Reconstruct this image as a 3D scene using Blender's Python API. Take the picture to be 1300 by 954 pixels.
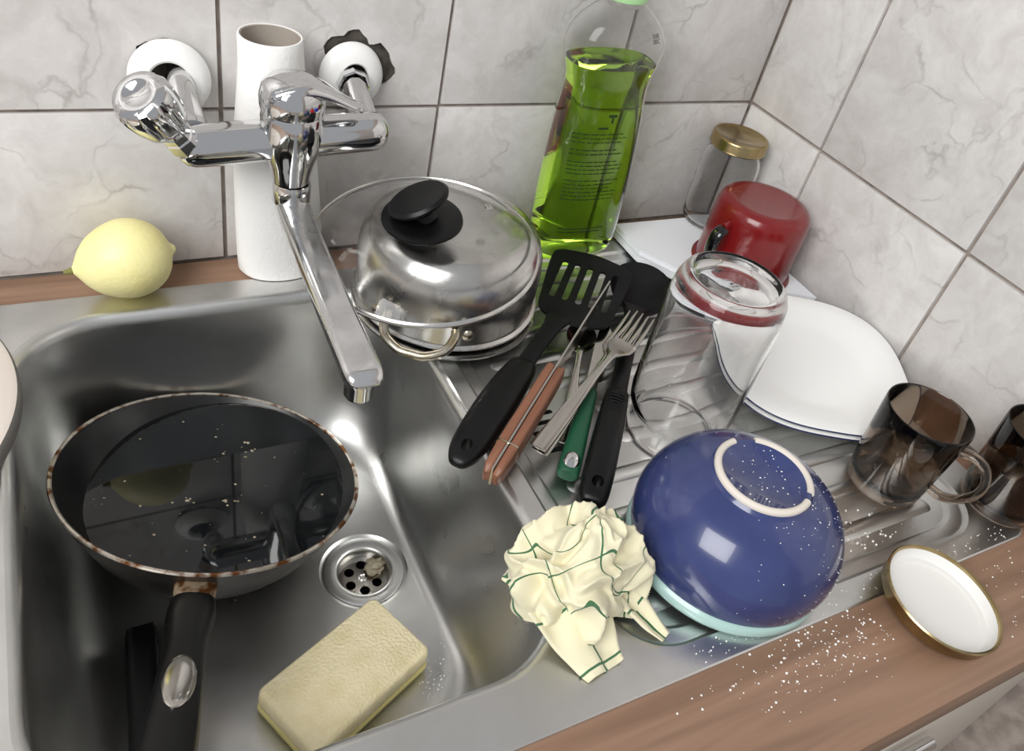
import bpy, bmesh, math, random
from mathutils import Vector, Matrix, noise
from mathutils.geometry import tessellate_polygon
random.seed(7)
for o in list(bpy.data.objects): bpy.data.objects.remove(o)
scn = bpy.context.scene
COL = scn.collection
PI = math.pi

# ---------------------------------------------------------------- camera
cam = bpy.data.objects.new('camera', bpy.data.cameras.new('camera'))
COL.objects.link(cam)
RX = Vector((0.8810503, -0.4326262, 0.1912719))
RY = Vector((-0.1431622, -0.6292778, -0.7638809))
RZ = Vector((0.4508380, 0.6456346, -0.6163611))
M = Matrix.Identity(4)
for i in range(3):
    M[i][0] = RX[i]; M[i][1] = -RY[i]; M[i][2] = -RZ[i]
M.translation = (-0.71867, -0.67014, 0.47073)
cam.matrix_world = M
cam.data.sensor_width = 36.0
cam.data.lens = 1023.27 / 1300 * 36
cam.data.shift_y = -45 / 1300
cam.data.clip_start = 0.01
scn.camera = cam

# ---------------------------------------------------------------- light and exposure
w = bpy.data.worlds.new('world'); scn.world = w; w.use_nodes = True
w.node_tree.nodes['Background'].inputs[0].default_value = (0.93, 0.96, 1.0, 1)
w.node_tree.nodes['Background'].inputs[1].default_value = 0.40
def area(name, loc, target, sx, sy, power, col):
    l = bpy.data.lights.new(name, 'AREA'); l.shape = 'RECTANGLE'; l.size = sx; l.size_y = sy
    l.energy = power; l.color = col
    o = bpy.data.objects.new(name, l); COL.objects.link(o); o.location = loc
    o.rotation_euler = (Vector(target) - Vector(loc)).to_track_quat('-Z', 'Y').to_euler()
    return o
area('window_daylight', (-1.75, -1.05, 1.35), (-0.35, -0.2, 0.05), 1.1, 1.3, 36, (1.0, 0.99, 0.97))
vs = scn.view_settings
vs.view_transform = 'Standard'; vs.look = 'None'; vs.exposure = 0.22; vs.gamma = 1.0
vs.use_curve_mapping = False
scn.cycles.max_bounces = 20; scn.cycles.transmission_bounces = 20; scn.cycles.transparent_max_bounces = 12

# ---------------------------------------------------------------- materials
def lin(h):
    h = h.lstrip('#'); out = []
    for i in (0, 2, 4):
        c = int(h[i:i+2], 16) / 255
        out.append(c / 12.92 if c <= 0.04045 else ((c + 0.055) / 1.055) ** 2.4)
    return (*out, 1.0)
def mat(name, color, rough=0.5, metal=0.0, trans=0.0, ior=1.45, coat=0.0, spec=0.5, sss=0.0,
        color2=None, nscale=20.0, ndetail=4.0, nlo=0.4, nhi=0.65, bump=0.0, bscale=200.0, rvar=0.0,
        stretch=(1, 1, 1), aniso=0.0):
    m = bpy.data.materials.new(name); m.use_nodes = True
    nt = m.node_tree; b = nt.nodes['Principled BSDF']
    I = b.inputs
    I['Base Color'].default_value = lin(color); I['Roughness'].default_value = rough
    I['Metallic'].default_value = metal; I['Transmission Weight'].default_value = trans
    I['IOR'].default_value = ior; I['Coat Weight'].default_value = coat
    I['Specular IOR Level'].default_value = spec
    I['Anisotropic'].default_value = aniso
    if sss: I['Subsurface Weight'].default_value = sss; I['Subsurface Radius'].default_value = (.01, .008, .005)
    if color2 or bump or rvar:
        tc = nt.nodes.new('ShaderNodeTexCoord'); mp = nt.nodes.new('ShaderNodeMapping')
        mp.inputs['Scale'].default_value = stretch
        nt.links.new(tc.outputs['Object'], mp.inputs['Vector'])
    if color2 or rvar:
        n = nt.nodes.new('ShaderNodeTexNoise'); n.inputs['Scale'].default_value = nscale
        n.inputs['Detail'].default_value = ndetail
        nt.links.new(mp.outputs[0], n.inputs['Vector'])
    if color2:
        r = nt.nodes.new('ShaderNodeMapRange'); r.inputs[1].default_value = nlo; r.inputs[2].default_value = nhi
        nt.links.new(n.outputs['Fac'], r.inputs[0])
        x = nt.nodes.new('ShaderNodeMix'); x.data_type = 'RGBA'
        x.inputs[6].default_value = lin(color); x.inputs[7].default_value = lin(color2)
        nt.links.new(r.outputs[0], x.inputs[0]); nt.links.new(x.outputs[2], I['Base Color'])
    if rvar:
        r2 = nt.nodes.new('ShaderNodeMapRange'); r2.inputs[1].default_value = 0.3; r2.inputs[2].default_value = 0.7
        r2.inputs[3].default_value = max(rough - rvar, 0.02); r2.inputs[4].default_value = rough + rvar
        nt.links.new(n.outputs['Fac'], r2.inputs[0]); nt.links.new(r2.outputs[0], I['Roughness'])
    if bump:
        n2 = nt.nodes.new('ShaderNodeTexNoise'); n2.inputs['Scale'].default_value = bscale; n2.inputs['Detail'].default_value = 3
        nt.links.new(mp.outputs[0], n2.inputs['Vector'])
        bp = nt.nodes.new('ShaderNodeBump'); bp.inputs['Strength'].default_value = bump; bp.inputs['Distance'].default_value = 0.001
        nt.links.new(n2.outputs['Fac'], bp.inputs['Height']); nt.links.new(bp.outputs[0], I['Normal'])
    return m

def marble_tile():
    m = bpy.data.materials.new('marble_tile'); m.use_nodes = True
    nt = m.node_tree; L = nt.links.new; b = nt.nodes['Principled BSDF']
    b.inputs['Roughness'].default_value = 0.28; b.inputs['Specular IOR Level'].default_value = 0.4
    tc = nt.nodes.new('ShaderNodeTexCoord'); oi = nt.nodes.new('ShaderNodeObjectInfo')
    mul = nt.nodes.new('ShaderNodeVectorMath'); mul.operation = 'SCALE'; mul.inputs[3].default_value = 40
    cmb = nt.nodes.new('ShaderNodeCombineXYZ')
    for k in range(3): L(oi.outputs['Random'], cmb.inputs[k])
    L(cmb.outputs[0], mul.inputs[0])
    add = nt.nodes.new('ShaderNodeVectorMath'); add.operation = 'ADD'
    L(tc.outputs['Object'], add.inputs[0]); L(mul.outputs[0], add.inputs[1])
    wn = nt.nodes.new('ShaderNodeTexNoise'); wn.inputs['Scale'].default_value = 16; wn.inputs['Detail'].default_value = 5
    L(add.outputs[0], wn.inputs['Vector'])
    sc = nt.nodes.new('ShaderNodeVectorMath'); sc.operation = 'SCALE'; sc.inputs[3].default_value = 0.10
    L(wn.outputs['Color'], sc.inputs[0])
    ad2 = nt.nodes.new('ShaderNodeVectorMath'); ad2.operation = 'ADD'
    L(add.outputs[0], ad2.inputs[0]); L(sc.outputs[0], ad2.inputs[1])
    vo = nt.nodes.new('ShaderNodeTexVoronoi'); vo.feature = 'DISTANCE_TO_EDGE'; vo.inputs['Scale'].default_value = 13
    L(ad2.outputs[0], vo.inputs['Vector'])
    vr = nt.nodes.new('ShaderNodeMapRange'); vr.inputs[1].default_value = 0.0; vr.inputs[2].default_value = 0.035
    vr.inputs[3].default_value = 1; vr.inputs[4].default_value = 0
    L(vo.outputs['Distance'], vr.inputs[0])
    gate = nt.nodes.new('ShaderNodeTexNoise'); gate.inputs['Scale'].default_value = 22; gate.inputs['Detail'].default_value = 2
    L(add.outputs[0], gate.inputs['Vector'])
    gr = nt.nodes.new('ShaderNodeMapRange'); gr.inputs[1].default_value = 0.45; gr.inputs[2].default_value = 0.7
    gr.inputs[4].default_value = 0.55
    L(gate.outputs['Fac'], gr.inputs[0])
    ml = nt.nodes.new('ShaderNodeMath'); ml.operation = 'MULTIPLY'; L(vr.outputs[0], ml.inputs[0]); L(gr.outputs[0], ml.inputs[1])
    cl = nt.nodes.new('ShaderNodeTexNoise'); cl.inputs['Scale'].default_value = 30; cl.inputs['Detail'].default_value = 8
    cl.inputs['Roughness'].default_value = 0.65
    L(ad2.outputs[0], cl.inputs['Vector'])
    cr = nt.nodes.new('ShaderNodeMapRange'); cr.inputs[1].default_value = 0.35; cr.inputs[2].default_value = 0.7
    L(cl.outputs['Fac'], cr.inputs[0])
    x1 = nt.nodes.new('ShaderNodeMix'); x1.data_type = 'RGBA'
    x1.inputs[6].default_value = lin('#dad7d5'); x1.inputs[7].default_value = lin('#c6c2bf')
    L(cr.outputs[0], x1.inputs[0])
    x2 = nt.nodes.new('ShaderNodeMix'); x2.data_type = 'RGBA'; x2.inputs[7].default_value = lin('#96918d')
    L(ml.outputs[0], x2.inputs[0]); L(x1.outputs[2], x2.inputs[6]); L(x2.outputs[2], b.inputs['Base Color'])
    return m

def wood(name, c1, c2, axis='X', scale=1.0):
    m = bpy.data.materials.new(name); m.use_nodes = True
    nt = m.node_tree; L = nt.links.new; b = nt.nodes['Principled BSDF']
    b.inputs['Roughness'].default_value = 0.45
    tc = nt.nodes.new('ShaderNodeTexCoord'); mp = nt.nodes.new('ShaderNodeMapping')
    s = {'X': (3, 60, 60), 'Y': (60, 3, 60), 'Z': (60, 60, 3)}[axis]
    mp.inputs['Scale'].default_value = [v * scale for v in s]
    L(tc.outputs['Object'], mp.inputs['Vector'])
    n = nt.nodes.new('ShaderNodeTexNoise'); n.inputs['Scale'].default_value = 1.0; n.inputs['Detail'].default_value = 6
    n.inputs['Distortion'].default_value = 0.6
    L(mp.outputs[0], n.inputs['Vector'])
    mr = nt.nodes.new('ShaderNodeMapRange'); mr.inputs[1].default_value = 0.35; mr.inputs[2].default_value = 0.68
    L(n.outputs['Fac'], mr.inputs[0])
    x = nt.nodes.new('ShaderNodeMix'); x.data_type = 'RGBA'; x.inputs[6].default_value = lin(c1); x.inputs[7].default_value = lin(c2)
    L(mr.outputs[0], x.inputs[0]); L(x.outputs[2], b.inputs['Base Color'])
    return m

def cloth_check():
    m = bpy.data.materials.new('checked_cloth'); m.use_nodes = True
    nt = m.node_tree; L = nt.links.new; b = nt.nodes['Principled BSDF']
    b.inputs['Roughness'].default_value = 0.9; b.inputs['Sheen Weight'].default_value = 0.15
    uv = nt.nodes.new('ShaderNodeUVMap'); uv.uv_map = 'sheet'
    sp = nt.nodes.new('ShaderNodeSeparateXYZ'); L(uv.outputs[0], sp.inputs[0])
    outs = []
    for k in (0, 1):
        fr = nt.nodes.new('ShaderNodeMath'); fr.operation = 'FRACT'; L(sp.outputs[k], fr.inputs[0])
        sb = nt.nodes.new('ShaderNodeMath'); sb.operation = 'SUBTRACT'; L(fr.outputs[0], sb.inputs[0]); sb.inputs[1].default_value = 0.5
        ab = nt.nodes.new('ShaderNodeMath'); ab.operation = 'ABSOLUTE'; L(sb.outputs[0], ab.inputs[0])
        lt = nt.nodes.new('ShaderNodeMath'); lt.operation = 'LESS_THAN'; L(ab.outputs[0], lt.inputs[0]); lt.inputs[1].default_value = 0.022
        outs.append(lt)
    mx = nt.nodes.new('ShaderNodeMath'); mx.operation = 'MAXIMUM'; L(outs[0].outputs[0], mx.inputs[0]); L(outs[1].outputs[0], mx.inputs[1])
    x = nt.nodes.new('ShaderNodeMix'); x.data_type = 'RGBA'
    x.inputs[6].default_value = lin('#ded8ba'); x.inputs[7].default_value = lin('#3f6a48')
    L(mx.outputs[0], x.inputs[0]); L(x.outputs[2], b.inputs['Base Color'])
    tc = nt.nodes.new('ShaderNodeTexCoord')
    n2 = nt.nodes.new('ShaderNodeTexNoise'); n2.inputs['Scale'].default_value = 700
    L(tc.outputs['Object'], n2.inputs['Vector'])
    bp = nt.nodes.new('ShaderNodeBump'); bp.inputs['Strength'].default_value = 0.25; bp.inputs['Distance'].default_value = 0.0006
    L(n2.outputs['Fac'], bp.inputs['Height']); L(bp.outputs[0], b.inputs['Normal'])
    return m

MT = {
 'tile': marble_tile(),
 'grout': mat('grout', '#a1968e', .9, color2='#857b74', nscale=60),
 'plaster': mat('broken_plaster', '#55504a', .95, color2='#2e2a26', nscale=90, bump=1.0, bscale=150),
 'worktop': wood('worktop_laminate', '#9c7c66', '#7c604d', 'X'),
 'steel': mat('brushed_steel', '#dadad8', .33, 1.0, rvar=.07, nscale=14, ndetail=6, color2='#c8c8c6'),
 'steel_smooth': mat('pot_steel', '#dcdad6', .24, 1.0, rvar=.08, nscale=25, color2='#cac8c4'),
 'flatware': mat('flatware_steel', '#bdb9b3', .13, 1.0, rvar=.05, nscale=60),
 'chrome': mat('chrome', '#d4d4d4', .08, 1.0, rvar=.04, nscale=40),
 'spoutchrome': mat('water_spotted_chrome', '#e0e0e0', .2, 1.0, rvar=.12, nscale=45, color2='#cfcfcf'),
 'brass': mat('stained_steel_wire', '#d0cabc', .25, 1.0, color2='#a89a7c', nscale=80),
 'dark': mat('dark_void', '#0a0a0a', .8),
 'white_plastic': mat('white_plastic', '#f0f0ee', .35),
 'paper': mat('paper_towel', '#f2f1ef', .9, bump=.5, bscale=250),
 'card': mat('cardboard_core', '#a39a90', .9),
 'lemon': mat('lemon_peel', '#f4ecac', .42, color2='#ebe09a', nscale=18, bump=.45, bscale=260, sss=.1),
 'stem': mat('lemon_stem', '#7d7a45', .8),
 'glass': mat('clear_glass', '#ffffff', .0, trans=1.0, ior=1.36),
 'lidglass': mat('lid_glass', '#f8f8f8', .02, trans=1.0, ior=1.3),
 'jarglass': mat('thin_jar_glass', '#ffffff', .0, trans=1.0, ior=1.28),
 'smoke': mat('smoked_glass', '#a89888', .01, trans=1.0, ior=1.45),
 'black': mat('black_plastic', '#070708', .38, spec=.35, color2='#0c0c0d', nscale=40),
 'nylon': mat('black_nylon', '#0c0c0e', .5, spec=.3, color2='#131316', nscale=30),
 'pan_in': mat('nonstick_coating', '#121314', .3, color2='#1c1c1c', nscale=40),
 'pan_out': mat('pan_outside', '#55524d', .35, .8, color2='#3a3733', nscale=18),
 'pan_rim': mat('worn_pan_rim', '#d8d0c4', .3, 1.0, color2='#7a5132', nscale=90, nlo=.48, nhi=.62),
 'rust': mat('rusty_ferrule', '#b9a58a', .5, .6, color2='#6b4220', nscale=110, nlo=.42, nhi=.58),
 'water': mat('murky_dish_water', '#0c0e10', .03, spec=.6, color2='#191b1c', nscale=14),
 'scrap': mat('food_scrap', '#a89f8a', .8, color2='#7a705a', nscale=120),
 'sponge': mat('sponge_foam', '#f3e6c0', .9, color2='#eadcb0', nscale=50, bump=1.0, bscale=420),
 'sponge2': mat('sponge_base', '#d8cd8c', .9, bump=1.0, bscale=420),
 'board': wood('pale_board', '#d9d0c6', '#c2b6aa', 'Y', .6),
 'board_edge': mat('board_edge', '#85827e', .5),
 'plastic_clear': mat('clear_bottle_plastic', '#ffffff', .02, trans=1.0, ior=1.25),
 'soap': mat('green_soap', '#c2ee4e', .0, trans=1.0, ior=1.33),
 'cap': mat('pale_green_cap', '#a8d49a', .4),
 'ink': mat('print_ink', '#16340c', .6),
 'ink_grey': mat('code_ink', '#50504e', .6),
 'gold': mat('gold_lacquer', '#b7a57c', .25, 1.0, color2='#a08c62', nscale=30),
 'lid_white': mat('white_lid_enamel', '#e6e5e2', .3),
 'red': mat('red_enamel', '#781618', .22, coat=.3, color2='#6e1214', nscale=12),
 'blackenamel': mat('black_enamel', '#08080a', .12, coat=.5),
 'porcelain': mat('white_porcelain', '#f4f4f2', .1, coat=.3),
 'plate_shade': mat('painted_plate_shade', '#26305c', .2),  # shadow tone painted along the plate edges
 'sheet': mat('white_paper', '#eceef2', .8, bump=.2, bscale=40),
 'paper_shade': mat('painted_paper_shade', '#3c414c', .7),  # shade colour for the underside of the papers
 'blue': mat('cobalt_glaze', '#2d3766', .22, coat=.5, color2='#353f6e', nscale=30),
 'stoneware': mat('unglazed_foot', '#d8d0c6', .7),
 'aqua': mat('pale_aqua_glaze', '#a6c4bf', .25, coat=.3),
 'cloth': cloth_check(),
 'handlewood': wood('knife_handle_wood', '#8f6049', '#6c4532', 'X', 3.0),
 'greenh': mat('green_handle_plastic', '#1a4f36', .4),
 'powder': mat('white_powder', '#f4f3f0', .9),
 'floor': mat('floor_vinyl', '#6a5a4c', .5),
 'cabinet': mat('cabinet_laminate', '#cfc8bd', .5),
 'redmark': mat('red_mark', '#a02020', .4), 'bluemark': mat('blue_mark', '#2038a0', .4),
}

# ---------------------------------------------------------------- mesh helpers
class MB:
    def __init__(s): s.v = []; s.f = []
    def add(s, v, f):
        o = len(s.v); s.v += [tuple(p) for p in v]; s.f += [tuple(i + o for i in q) for q in f]; return s
    def loft(s, rings, cap0=False, cap1=False, closed=True):
        o = len(s.v); n = len(rings[0])
        for r in rings: s.v += [tuple(p) for p in r]
        m = n if closed else n - 1
        for k in range(len(rings) - 1):
            for i in range(m):
                j = (i + 1) % n
                s.f.append((o + k*n + i, o + k*n + j, o + (k+1)*n + j, o + (k+1)*n + i))
        if cap0: s.f.append(tuple(o + i for i in reversed(range(n))))
        if cap1: s.f.append(tuple(o + (len(rings)-1)*n + i for i in range(n)))
        return s
    def lathe(s, prof, seg=64, c=(0, 0, 0), axis=None):
        rings = []
        A = frame(axis) if axis is not None else None
        c = Vector(c)
        for r, z in prof:
            ring = []
            for i in range(seg):
                a = 2*PI*i/seg
                p = Vector((max(r, 1e-5)*math.cos(a), max(r, 1e-5)*math.sin(a), z))
                if A is not None: p = A @ p
                ring.append(p + c)
            rings.append(ring)
        return s.loft(rings, prof[0][0] < 1e-4, prof[-1][0] < 1e-4)
    def sweep(s, path, size, n=16, up=(0, 0, 1), pw=2.0, caps=True):
        """path points with half sizes (side, up) superellipse section"""
        P = [Vector(p) for p in path]; rings = []
        for k, p in enumerate(P):
            t = (P[min(k+1, len(P)-1)] - P[max(k-1, 0)]).normalized()
            sd = t.cross(Vector(up)).normalized(); u = sd.cross(t).normalized()
            a, b = size[k] if isinstance(size, list) else size
            ring = []
            for i in range(n):
                th = 2*PI*i/n; cx, sy = math.cos(th), math.sin(th)
                ring.append(p + sd*(a*math.copysign(abs(cx)**(2/pw), cx)) + u*(b*math.copysign(abs(sy)**(2/pw), sy)))
            rings.append(ring)
        return s.loft(rings, caps, caps)
    def plate(s, outer, holes, z0, z1, sides=True):
        loops = [[Vector((p[0], p[1], 0)) for p in l] for l in [outer] + holes]
        tris = tessellate_polygon(loops)
        flat = [p for l in loops for p in l]
        vt = [(p.x, p.y, z1) for p in flat]
        def up(t):
            a, b, c = (flat[i] for i in t)
            return t if (b-a).cross(c-a).z > 0 else (t[0], t[2], t[1])
        s.add(vt, [up(t) for t in tris])
        if sides:
            s.add([(p.x, p.y, z0) for p in flat], [tuple(reversed(up(t))) for t in tris])
            for k, l in enumerate([outer] + holes):
                n = len(l); v = [(p[0], p[1], z0) for p in l] + [(p[0], p[1], z1) for p in l]
                ar = sum(l[i][0]*l[(i+1) % n][1] - l[(i+1) % n][0]*l[i][1] for i in range(n))
                ccw = (ar > 0) == (k == 0)
                q = [(i, (i+1) % n, n + (i+1) % n, n+i) for i in range(n)]
                s.add(v, q if ccw else [tuple(reversed(f)) for f in q])
        return s
    def box(s, x0, x1, y0, y1, z0, z1):
        return s.plate([(x0, y0), (x1, y0), (x1, y1), (x0, y1)], [], z0, z1)
    def xf(s, Mx):
        s.v = [tuple(Mx @ Vector(p)) for p in s.v]; return s
    def obj(s, name, m, parent=None, angle=40, loc=(0, 0, 0), bevel=0.0, weld=True, sub=0):
        me = bpy.data.meshes.new(name)
        bm = bmesh.new()
        vs_ = [bm.verts.new(p) for p in s.v]
        for f in s.f:
            try: bm.faces.new([vs_[i] for i in f])
            except ValueError: pass
        if weld: bmesh.ops.remove_doubles(bm, verts=bm.verts, dist=2e-6)
        bm.normal_update()
        bmesh.ops.recalc_face_normals(bm, faces=bm.faces)
        if bevel:
            ed = [e for e in bm.edges if len(e.link_faces) == 2 and e.calc_face_angle(0) > math.radians(35)]
            bmesh.ops.bevel(bm, geom=ed, offset=bevel, segments=2, profile=.5, affect='EDGES')
        bm.to_mesh(me); bm.free()
        for p in me.polygons: p.use_smooth = True
        me.set_sharp_from_angle(angle=math.radians(angle))
        me.materials.append(MT[m])
        o = bpy.data.objects.new(name, me); COL.objects.link(o); o.location = loc
        if parent: o.parent = parent
        if sub:
            md = o.modifiers.new('subdivision', 'SUBSURF'); md.levels = sub; md.render_levels = sub
        return o
def frame(n):
    n = Vector(n).normalized(); x = Vector((1, 0, 0)); x = (x - n*x.dot(n)).normalized(); y = n.cross(x)
    return Matrix((x, y, n)).transposed()
def rrect(x0, x1, y0, y1, r, z=None, n=10):
    out = []
    for cx, cy, a0 in ((x1-r, y1-r, 0), (x0+r, y1-r, 90), (x0+r, y0+r, 180), (x1-r, y0+r, 270)):
        for i in range(n+1):
            a = math.radians(a0 + 90*i/n); p = (cx + r*math.cos(a), cy + r*math.sin(a))
            out.append(p if z is None else (*p, z))
    return out
def circle(cx, cy, r, n=32, z=None):
    return [(cx + r*math.cos(2*PI*i/n), cy + r*math.sin(2*PI*i/n)) + (() if z is None else (z,)) for i in range(n)]
def smooth_path(pts, n=6):
    """Catmull-Rom through tuples of any length"""
    out = []
    for k in range(len(pts)-1):
        p0 = pts[max(k-1, 0)]; p1 = pts[k]; p2 = pts[k+1]; p3 = pts[min(k+2, len(pts)-1)]
        for i in range(n):
            t = i/n
            out.append(tuple(.5*((2*b) + (c-a)*t + (2*a-5*b+4*c-d)*t*t + (-a+3*b-3*c+d)*t**3) for a, b, c, d in zip(p0, p1, p2, p3)))
    out.append(tuple(pts[-1])); return out
def tag(o, label, cat, group=None, kind=None):
    o['label'] = label; o['category'] = cat
    if group: o['group'] = group
    if kind: o['kind'] = kind
    return o
def thing(name, label, cat, loc=(0, 0, 0), group=None, rot=(0, 0, 0)):
    o = bpy.data.objects.new(name, None); COL.objects.link(o); o.location = loc; o.rotation_euler = rot
    o.empty_display_size = .02
    return tag(o, label, cat, group)
def struct(o): o['kind'] = 'structure'; return o
def copy_tree(o, parent=None):
    c = o.copy(); COL.objects.link(c); c.parent = parent
    for ch in list(o.children): copy_tree(ch, c)
    return c
def align(o, n, spin=0):
    o.rotation_euler = (frame(n) @ Matrix.Rotation(spin, 3, 'Z')).to_euler()

# ---------------------------------------------------------------- setting: walls with tiles
W = 0.2; JH = 0.1524; TH = 0.25; G = 0.0038; TT = 0.007
wb = struct(MB().box(-1.4, 0.06, .004, .08, -.9, 1.2).obj('wall_back', 'grout'))
wr = struct(MB().box(.004, .08, -1.6, .004, -.9, 1.2).obj('wall_right', 'grout'))
def tile_mesh(w_, h_, hole=None):
    mb = MB()
    o = [(-w_/2, 0), (w_/2, 0), (w_/2, h_), (-w_/2, h_)]
    mb.plate(o, [hole] if hole else [], -TT, 0)
    return mb
def tilt_up(mb, side):
    # local plate x = along wall, y = up, z = out of wall
    if side == 'back': return mb.xf(Matrix(((1, 0, 0, 0), (0, 0, -1, 0), (0, 1, 0, 0), (0, 0, 0, 1))))
    return mb.xf(Matrix(((0, 0, -1, 0), (-1, 0, 0, 0), (0, 1, 0, 0), (0, 0, 0, 1))))
rnd = random.Random(3)
def ragged(cx, cz, r, amp, n=44, lo=None):
    out = []; ph = rnd.uniform(0, 6)
    for i in range(n):
        a = 2*PI*i/n; rr = r + amp*(.45*math.sin(3*a+ph) + .3*math.sin(7*a+2*ph) + .35*(rnd.random()-.5))
        z = cz + rr*math.sin(a)
        out.append((cx + rr*math.cos(a), z if lo is None else max(z, lo + .0004*(i % 3))))
    return out
rows = [(0.0, JH), (JH, TH), (JH+TH, TH), (JH+2*TH, TH)]
cache = {}
def put_tile(side, pos, z0, w_, h_, hole=None):
    key = (side, round(w_, 4), round(h_, 4))
    if hole is None and key in cache:
        o = bpy.data.objects.new('tile', cache[key]); COL.objects.link(o)
    else:
        o = tilt_up(tile_mesh(w_-G, h_-G, hole), side).obj('tile', 'tile', bevel=.0008 if hole is None else 0, angle=30)
        if hole is None: cache[key] = o.data
    o.parent = wb if side == 'back' else wr
    o.location = (pos, 0, z0+G/2) if side == 'back' else (0, pos, z0+G/2)
    return o
for k in range(6):
    for ri, (z0, h_) in enumerate(rows):
        xc = -W*(k+.5); hole = None
        if ri == 1 and k == 2: hole = ragged(-.4845-xc, .189-z0-G/2, .0315, .009, lo=.004)
        if ri == 1 and k == 3: hole = ragged(-.6425-xc, .1835-z0-G/2, .0255, .006, lo=.004)
        put_tile('back', xc, z0, W, h_, hole)
cut = .12
for ri, (z0, h_) in enumerate(rows):
    put_tile('right', -cut/2, z0, cut, h_)
    for k in range(5): put_tile('right', -cut - W*(k+.5), z0, W, h_)
for x, z in ((-.4845, .189), (-.6425, .186)):
    MB().plate(circle(0, 0, .0385, 24), [], 0, .0012).xf(Matrix.Translation((x, .0035, z)) @ Matrix.Rotation(PI/2, 4, 'X')).obj('plaster_patch', 'plaster', wb)

# ---------------------------------------------------------------- worktop, cabinet, floor
wt = MB().plate([(-1.4, -.6), (0, -.6), (0, -.0005), (-1.4, -.0005)], [[(-.822, -.508), (-.042, -.508), (-.042, -.048), (-.822, -.048)]], -.038, 0).obj('worktop', 'worktop', bevel=.002)
tag(wt, 'brown wood-grain laminate worktop surrounding the steel sink', 'worktop')
struct(MB().box(-2.6, .004, -2.6, .004, -.93, -.9).obj('floor', 'floor'))
cb = thing('base_cabinet', 'pale laminate base cabinet under the worktop', 'cabinet', (-.7, -.3, -.9))
MB().plate([(-.7, -.27), (.7, -.27), (.7, .29), (-.7, .29)], [[(-.68, -.25), (.68, -.25), (.68, .27), (-.68, .27)]], 0, .862).obj('body', 'cabinet', cb)
for k in range(3):
    d = MB().box(-.698+k*.466, -.236+k*.466, -.29, -.2705, .1, .85).obj('door', 'cabinet', cb, bevel=.002)
    MB().sweep([(-.53+k*.466, -.30, .78), (-.40+k*.466, -.30, .78)], (.005, .005), 10).obj('handle', 'chrome', d)

# ---------------------------------------------------------------- sink
SZ = .0015
sink = thing('kitchen_sink', 'stainless steel inset sink with deep basin and ribbed draining board', 'sink', (0, 0, 0))
mb = MB()
BX = (-.79, -.455, -.482, -.065); BR = .075
PX = (-.441, -.066, -.4995, -.06); PR = .045
outer = rrect(-.83, -.032, -.5175, -.04, .022)
b0 = rrect(*BX, BR); p0 = rrect(*PX, PR)
mb.plate(outer, [b0, p0], 0, SZ, sides=False)
def grow(b, d): return (b[0]+d, b[1]-d, b[2]+d, b[3]-d)
def growb(d): return (BX[0]+d, BX[1]-d+max(0, d-.0145)*.55, BX[2]+d, BX[3]-d)
mb.loft([[(x, y, SZ) for x, y in outer],
         rrect(-.8312, -.0308, -.5187, -.0388, .0232, .0009), rrect(-.8316, -.0304, -.5191, -.0384, .0236, .0001)])
deck = mb.obj('deck', 'steel', sink, angle=25)
mb = MB()
lev = [(0, SZ), (.002, .001), (.0045, -.0008), (.0065, -.004), (.008, -.010), (.0092, -.04), (.0115, -.08), (.0160, -.105), (.0230, -.124), (.0325, -.139), (.044, -.1500), (.056, -.1567), (.069, -.1602), (.08, -.161)]
mb.loft([rrect(*growb(i), max(BR - .35*i, .03), z) for i, z in lev])
DX, DY = -.5385, -.274
fl = rrect(*growb(.08), BR-.028)
mb.plate(fl, [circle(DX, DY, .0395, 48)], -.2, -.161, sides=False)
mb.loft([circle(DX, DY, .0395, 48, -.161), circle(DX, DY, .0382, 48, -.1622), circle(DX, DY, .034, 48, -.164)])
mb.obj('basin', 'steel', sink, angle=35)
mb = MB()
pl = [(0, SZ), (.0015, .0005), (.003, -.0008), (.0045, -.0012), (.0125, -.0012), (.014, -.0019), (.0155, -.0032), (.017, -.0036)]
mb.loft([rrect(*grow(PX, i), PR-.6*i, z) for i, z in pl])
def stadium(cx, cy, L_, w_, n=8):
    out = []
    for s_, a0 in ((1, -90), (-1, 90)):
        for i in range(n+1):
            a = math.radians(a0 + 180*i/n); out.append((cx + s_*(L_/2-w_/2) + w_/2*math.cos(a), cy + w_/2*math.sin(a)))
    return out
PF = -.0036
slots = [stadium(-.3945, y, .03, .0046) for y in (-.3117, -.3013, -.2909, -.2805, -.2701)]
mb.plate(rrect(*grow(PX, .017), PR-.0102), slots, -.01, PF, sides=False)
for sl in slots:
    mb.loft([[(x, y, PF) for x, y in sl], [(x, y, PF-.004) for x, y in sl]])
mb.obj('draining_board', 'steel', sink, angle=25)
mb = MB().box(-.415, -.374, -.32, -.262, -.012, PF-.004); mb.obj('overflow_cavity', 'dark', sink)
for y in (-.462, -.425, -.388, -.351, -.314, -.277, -.24, -.203, -.166, -.129, -.092):
    x0 = -.34 if -.33 < y < -.25 else -.41
    xc, L_ = (x0-.1)/2, -.1-x0
    mb = MB()
    mb.loft([[(x, yy, PF+h_) for x, yy in stadium(xc, y, L_-d, .016-d)] for d, h_ in ((0, -.0004), (.003, .0004), (.007, .0011), (.011, .0015), (.0155, .0016))], cap1=True)
    mb.obj('drain_ridge', 'steel', sink, angle=60)
fl = MB().lathe([(.0225, -.176), (.0229, -.1660), (.0236, -.1630), (.0250, -.1616), (.0265, -.1612), (.0340, -.1606), (.0354, -.1612), (.0358, -.1630)], 64, (DX, DY, 0)).obj('drain_flange', 'steel', sink, angle=50)
hl = [circle(.0135*math.cos(PI/3*i+.35), .0135*math.sin(PI/3*i+.35), .0045, 16) for i in range(6)]
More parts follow.
